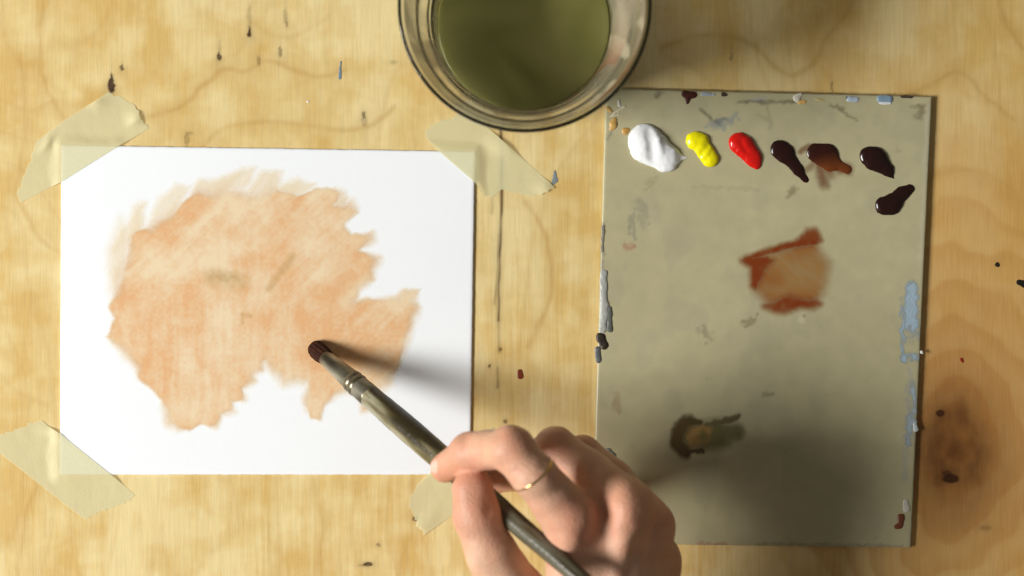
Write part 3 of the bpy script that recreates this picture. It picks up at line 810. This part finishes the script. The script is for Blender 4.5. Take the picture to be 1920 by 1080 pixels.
def brush_col(stops, sc_s, sc_a, seed):
    def f(S, A):
        t = fbm(S / sc_s + 9, np.cos(A) * sc_a + 5, seed, 4) * .6 + fbm(S / sc_s + 3, np.sin(A) * sc_a + 40, seed + 9, 3) * .4
        t = np.clip((t - .35) / .30, 0, 1)
        ps = [p for p, _ in stops]; cs = np.array([lin(*c) for _, c in stops])
        return np.stack([np.interp(t, ps, cs[:, k]) for k in range(3)], -1) * (1 - .62 * sstep(108, 124, S))[:, None]
    return f
fan = lambda s: (1.35 - .02 * s, .78)
turned('bristles', [(-4.0, .05), (-3.6, 1.0), (-2.9, 1.8), (-1.5, 2.3), (0, 2.6), (4, 2.85), (8, 2.8), (9, 2.5)], M_hair, fan, 96, wob=.5, ridge=.05)
fer = smooth_line([(6.5, 2.6), (7, 3.05), (12, 3.4), (20, 3.9), (26, 4.25), (32, 4.45), (38, 4.6), (38.6, 4.2)], 3)
ferrule = turned('ferrule', fer, M_ferr, lambda s: (1.05, .95), cf=brush_col([(0, (84, 78, 64)), (.45, (126, 122, 106)), (.7, (152, 148, 132)), (1, (186, 182, 168))], 14, .8, 611))
band = turned('crimp_band', [(25.2, 4.1), (25.6, 4.45), (26.6, 4.62), (27.6, 4.5), (28, 4.3), (28.6, 4.55), (29.6, 4.72), (30.6, 4.58), (31, 4.3)], M_ferr, lambda s: (1.05, .95), cf=brush_col([(0, (64, 54, 38)), (1, (140, 132, 110))], 9, .8, 617))
band.parent = ferrule; band.location = (0, 0, 0)
hp = [(38, .1), (38.1, 4.3), (42, 4.75), (55, 5.1), (68, 5.25), (85, 5.1), (105, 4.7), (130, 4.2), (160, 3.6), (190, 3.0), (206, 2.6), (209, 1.6), (210, .1)]
handle = turned('handle', smooth_line(hp, 6), M_handle, None, 48, wob=.05, cf=brush_col([(0, (52, 44, 26)), (.25, (92, 84, 56)), (.45, (136, 130, 104)), (.6, (152, 148, 126)), (.75, (106, 90, 48)), (1, (168, 162, 140))], 34, 1.0, 631))

# ---------------------------------------------------------------- hand
def J(u, v, z): return P(u, v, z)
idx = [(J(1074, 978, 84), 11.2), (J(1003, 893, 94), 8.2), (J(958, 840, 93), 8.3), (J(918, 842, 83), 7.2), (J(880, 848, 77), 7.2), (J(833, 878, 64), 5.7)]
thb = [(J(1075, 1240, 56), 17), (J(965, 1118, 68), 12.5), (J(921, 1035, 75), 9.6), (J(893, 968, 78), 8.8), (J(887, 917, 78), 8.0)]
mid = [(J(1170, 952, 79), 11.5), (J(1102, 882, 68), 8.4), (J(1042, 842, 62), 8.4), (J(1003, 866, 56), 7.4), (J(962, 884, 50), 7.3), (J(908, 900, 47), 6.2)]
rng_ = [(J(1212, 988, 64), 11), (J(1148, 900, 52), 8.2), (J(1092, 855, 47), 8.2), (J(1060, 888, 38), 7.0), (J(1042, 925, 31), 6.9), (J(1030, 962, 27), 6)]
pnk = [(J(1226, 1050, 50), 10), (J(1190, 962, 34), 7.2), (J(1148, 900, 27), 7.2), (J(1110, 922, 19), 6.2), (J(1085, 940, 13.5), 6.0), (J(1060, 960, 8.6), 5.4)]
car = [J(1100, 1310, 66), J(1125, 1312, 72), J(1160, 1318, 68), J(1188, 1330, 60)]
palm = []
for f, c, r in zip((idx, mid, rng_, pnk), car, (11.5, 11.5, 11.5, 11.5)):
    palm.append((f[0][0], c, f[0][1] * .93, r + 1))
palm += [(J(1150, 1010, 66), J(1130, 1290, 58), 13, 14), (J(1205, 1060, 54), J(1170, 1300, 52), 12, 13), (J(1075, 1240, 56), J(1120, 1320, 60), 16, 16)]
wr = J(1135, 1350, 64)
palm += [(wr + [-12, 0, 0], J(1175, 1560, 62) + [-14, 0, 0], 16, 19), (wr + [14, 0, -2], J(1175, 1560, 60) + [14, 0, 0], 15, 19),
         (J(1175, 1560, 62) + [-14, 0, 0], J(1230, 1900, 64) + [-18, 0, 0], 19, 24), (J(1175, 1560, 60) + [14, 0, 0], J(1230, 1900, 62) + [16, 0, 0], 19, 24)]
tend = []
for f, c in ((idx, car[0]), (mid, car[1]), (rng_, car[2])):
    if f is not idx: tend.append((f[0][0] + [0, -1, 10.0], c + [0, 0, 9.0], 2.8, 2.0))
    tend.append((f[0][0] + [0, 0.5, 4.0], f[0][0] + [0, -3, 4.2], 8.6, 7.6))       # knuckle heads
h = 1.0
lo = np.array([-36, -345, 0.0]); hi = np.array([96, -48, 106])
shape = tuple(int((hi[i] - lo[i]) / h) + 1 for i in range(3))
gr = [lo[i] + np.arange(shape[i]) * h for i in range(3)]
def local_union(D, prims, k):
    for a, b, ra, rb in prims:
        m = max(ra, rb) + 22
        sl = []
        for i in range(3):
            i0 = max(int((min(a[i], b[i]) - m - lo[i]) / h), 0); i1 = min(int((max(a[i], b[i]) + m - lo[i]) / h) + 2, shape[i])
            sl.append(slice(i0, i1))
        X = np.stack(np.meshgrid(*[gr[i][sl[i]] for i in range(3)], indexing='ij'), -1)
        d = capsule(X, np.asarray(a), np.asarray(b), ra, rb)
        D[tuple(sl)] = smin(D[tuple(sl)], d, k)
    return D
DP = local_union(np.full(shape, 40.0), palm, 7.0)
DP = local_union(DP, tend, 4.0)
D = DP.copy()
for f, k in ((idx, 4.5), (mid, 4.5), (rng_, 5), (pnk, 5), (thb, 8)):
    pr = [(f[i][0], f[i + 1][0], f[i][1], f[i + 1][1]) for i in range(len(f) - 1)]
    Df = local_union(np.full(shape, 40.0), pr, 2.6)
    D = smin(D, smin(DP, Df, k), 1.2)
# hollows between the knuckles and tendons, folds at the joints
def dent(a, b, r, depth):
    m = 3 * r + 2
    sl = tuple(slice(max(int((min(a[i], b[i]) - m - lo[i]) / h), 0), min(int((max(a[i], b[i]) + m - lo[i]) / h) + 2, shape[i])) for i in range(3))
    X = np.stack(np.meshgrid(*[gr[i][sl[i]] for i in range(3)], indexing='ij'), -1)
    D[sl] += depth * np.exp(-(np.maximum(capsule(X, a, b, 0, 0), 0) / r) ** 2)
for a, b, r, dp in [((1110, 1015, 93), (1100, 1050, 92), 5.5, 2.6), ((1138, 950, 86), (1120, 985, 90), 5, 1.8), ((1188, 1010, 82), (1178, 1070, 82), 5.5, 2.2), ((1108, 1060, 92), (1105, 1200, 88), 6, 1.6), ((1160, 1070, 88), (1145, 1200, 86), 6, 1.6),
                    ((862, 948, 80), (915, 952, 84), 2.2, .9), ((866, 960, 82), (912, 964, 85), 1.8, .7), ((868, 935, 82), (905, 937, 84), 1.6, .5), ((872, 822, 82), (884, 872, 80), 1.8, .6), ((935, 812, 97), (945, 868, 98), 1.8, .6), ((925, 815, 95), (932, 868, 95), 1.6, .5),
                    ((972, 905, 98), (1022, 868, 100), 1.6, .5), ((1020, 925, 97), (1060, 900, 97), 3, .6)]:
    dent(P(*a), P(*b), r, dp)
XX, YY = np.meshgrid(gr[0], gr[1], indexing='ij')
D += ((fbm(XX / 9, YY / 9, 711, 2) - .5) * 1.1)[..., None] + ((vnoise(YY / 6.0, XX / 40, 715) - .5) * .3)[..., None]
V, F = surface_nets(D, np.zeros(3), 1.0)
V = V * h + lo
V = relax(V, F, 2, .5)
# skin colouring: flushed joints and tips, paler between
base = lin(213, 170, 142)
cols = np.tile(base, (len(V), 1))
def tint(center, rad, col, a):
    global cols
    g = a * np.exp(-(np.linalg.norm(V - center, axis=1) / rad) ** 2)
    cols = cols * (1 - g[:, None]) + lin(*col) * g[:, None]
for f in (idx, mid, rng_, pnk):
    tint(f[0][0] + [0, 0, 8], 13, (200, 128, 98), .55); tint(f[2][0] + [0, 0, 4], 10, (200, 130, 100), .5); tint(f[-1][0], 10, (194, 116, 90), .65)
tint(thb[-1][0], 13, (188, 116, 90), .7); tint(thb[-2][0] + [0, 0, 5], 8, (192, 124, 98), .5); tint(idx[4][0] + [-3, 2, 2], 9, (206, 140, 112), .5)
n = fbm(V[:, 0] / 7 + V[:, 2] / 11, V[:, 1] / 7, 701, 4)
g = sstep(.45, .75, fbm(V[:, 0] / 5 + V[:, 2] / 8, V[:, 1] / 5, 705, 3)) * .35
cols = cols * (1 - g[:, None]) + lin(206, 140, 116) * g[:, None]
cols = cols * (.88 + .24 * n)[:, None]
M_skin = material('skin', 0.46, attr=True, spec=0.35, sss=0.12, bump=(900, 0.00035, (1, 1, 1)))
wrist = [float(x) for x in (wr[0], wr[1], 0)]
hand = make_mesh('hand', V, F, M_skin, None, cols, origin=[wr[0], wr[1], wr[2]])
tag(hand, 'bare right hand gripping the paintbrush between thumb and ringed index finger', 'hand')

# finger nails (dorsal side of index and thumb tips)
def nail(c, along, normal, length, width, name='fingernail'):
    al = along / np.linalg.norm(along); nn = normal - al * (normal @ al); nn /= np.linalg.norm(nn); sd = np.cross(al, nn)
    s, t = np.meshgrid(np.linspace(-1, 1, 13), np.linspace(-1, 1, 13), indexing='ij')
    x = s * np.sqrt(1 - t * t / 2); y = t * np.sqrt(1 - s * s / 2)
    co = c + (x * length / 2)[..., None] * al + (y * width / 2)[..., None] * sd - ((y ** 2) * width * .28 + x ** 2 * .5)[..., None] * nn
    return make_mesh(name, co.reshape(-1, 3), quads(13, 13), M_nail, hand)
M_nail = material('nail', 0.25, color=tuple(lin(226, 178, 160)), spec=.5)
d_ = idx[5][0] - idx[4][0]
ax_ = d_ / np.linalg.norm(d_)
nn_ = np.array([-.8, .25, .75]); nn_ = nn_ - ax_ * (nn_ @ ax_); nn_ /= np.linalg.norm(nn_)
nail(idx[4][0] + d_ * .80 + nn_ * 6.35, d_, nn_, 9.5, 8.0)

# ring on the index finger
ra, rb = idx[0][0], idx[2][0]
rd = (rb - ra) / np.linalg.norm(rb - ra)
rc_ = idx[1][0] + rd * 1.0
e1 = np.cross(rd, [0, 0, 1]); e1 /= np.linalg.norm(e1); e2 = np.cross(e1, rd)
n1, n2 = 72, 12
A_, B_ = np.meshgrid(np.linspace(0, 2 * np.pi, n1, endpoint=False), np.linspace(0, 2 * np.pi, n2, endpoint=False), indexing='ij')
R = 8.65 + .4 * np.cos(B_)
rv = rc_ + (R * np.cos(A_))[..., None] * e1 + (R * np.sin(A_))[..., None] * e2 + (.6 * np.sin(B_))[..., None] * rd
i, j = np.meshgrid(np.arange(n1), np.arange(n2), indexing='ij')
p = (i * n2 + j).ravel(); q = (((i + 1) % n1) * n2 + j).ravel(); p2 = (i * n2 + (j + 1) % n2).ravel(); q2 = (((i + 1) % n1) * n2 + (j + 1) % n2).ravel()
M_gold = material('gold', 0.2, color=tuple(lin(226, 186, 120)), metal=1.0)
ring = make_mesh('finger_ring', rv.reshape(-1, 3), np.stack([p, q, q2, p2], 1), M_gold, None, origin=rc_)
tag(ring, 'thin gold ring worn on the index finger', 'ring')
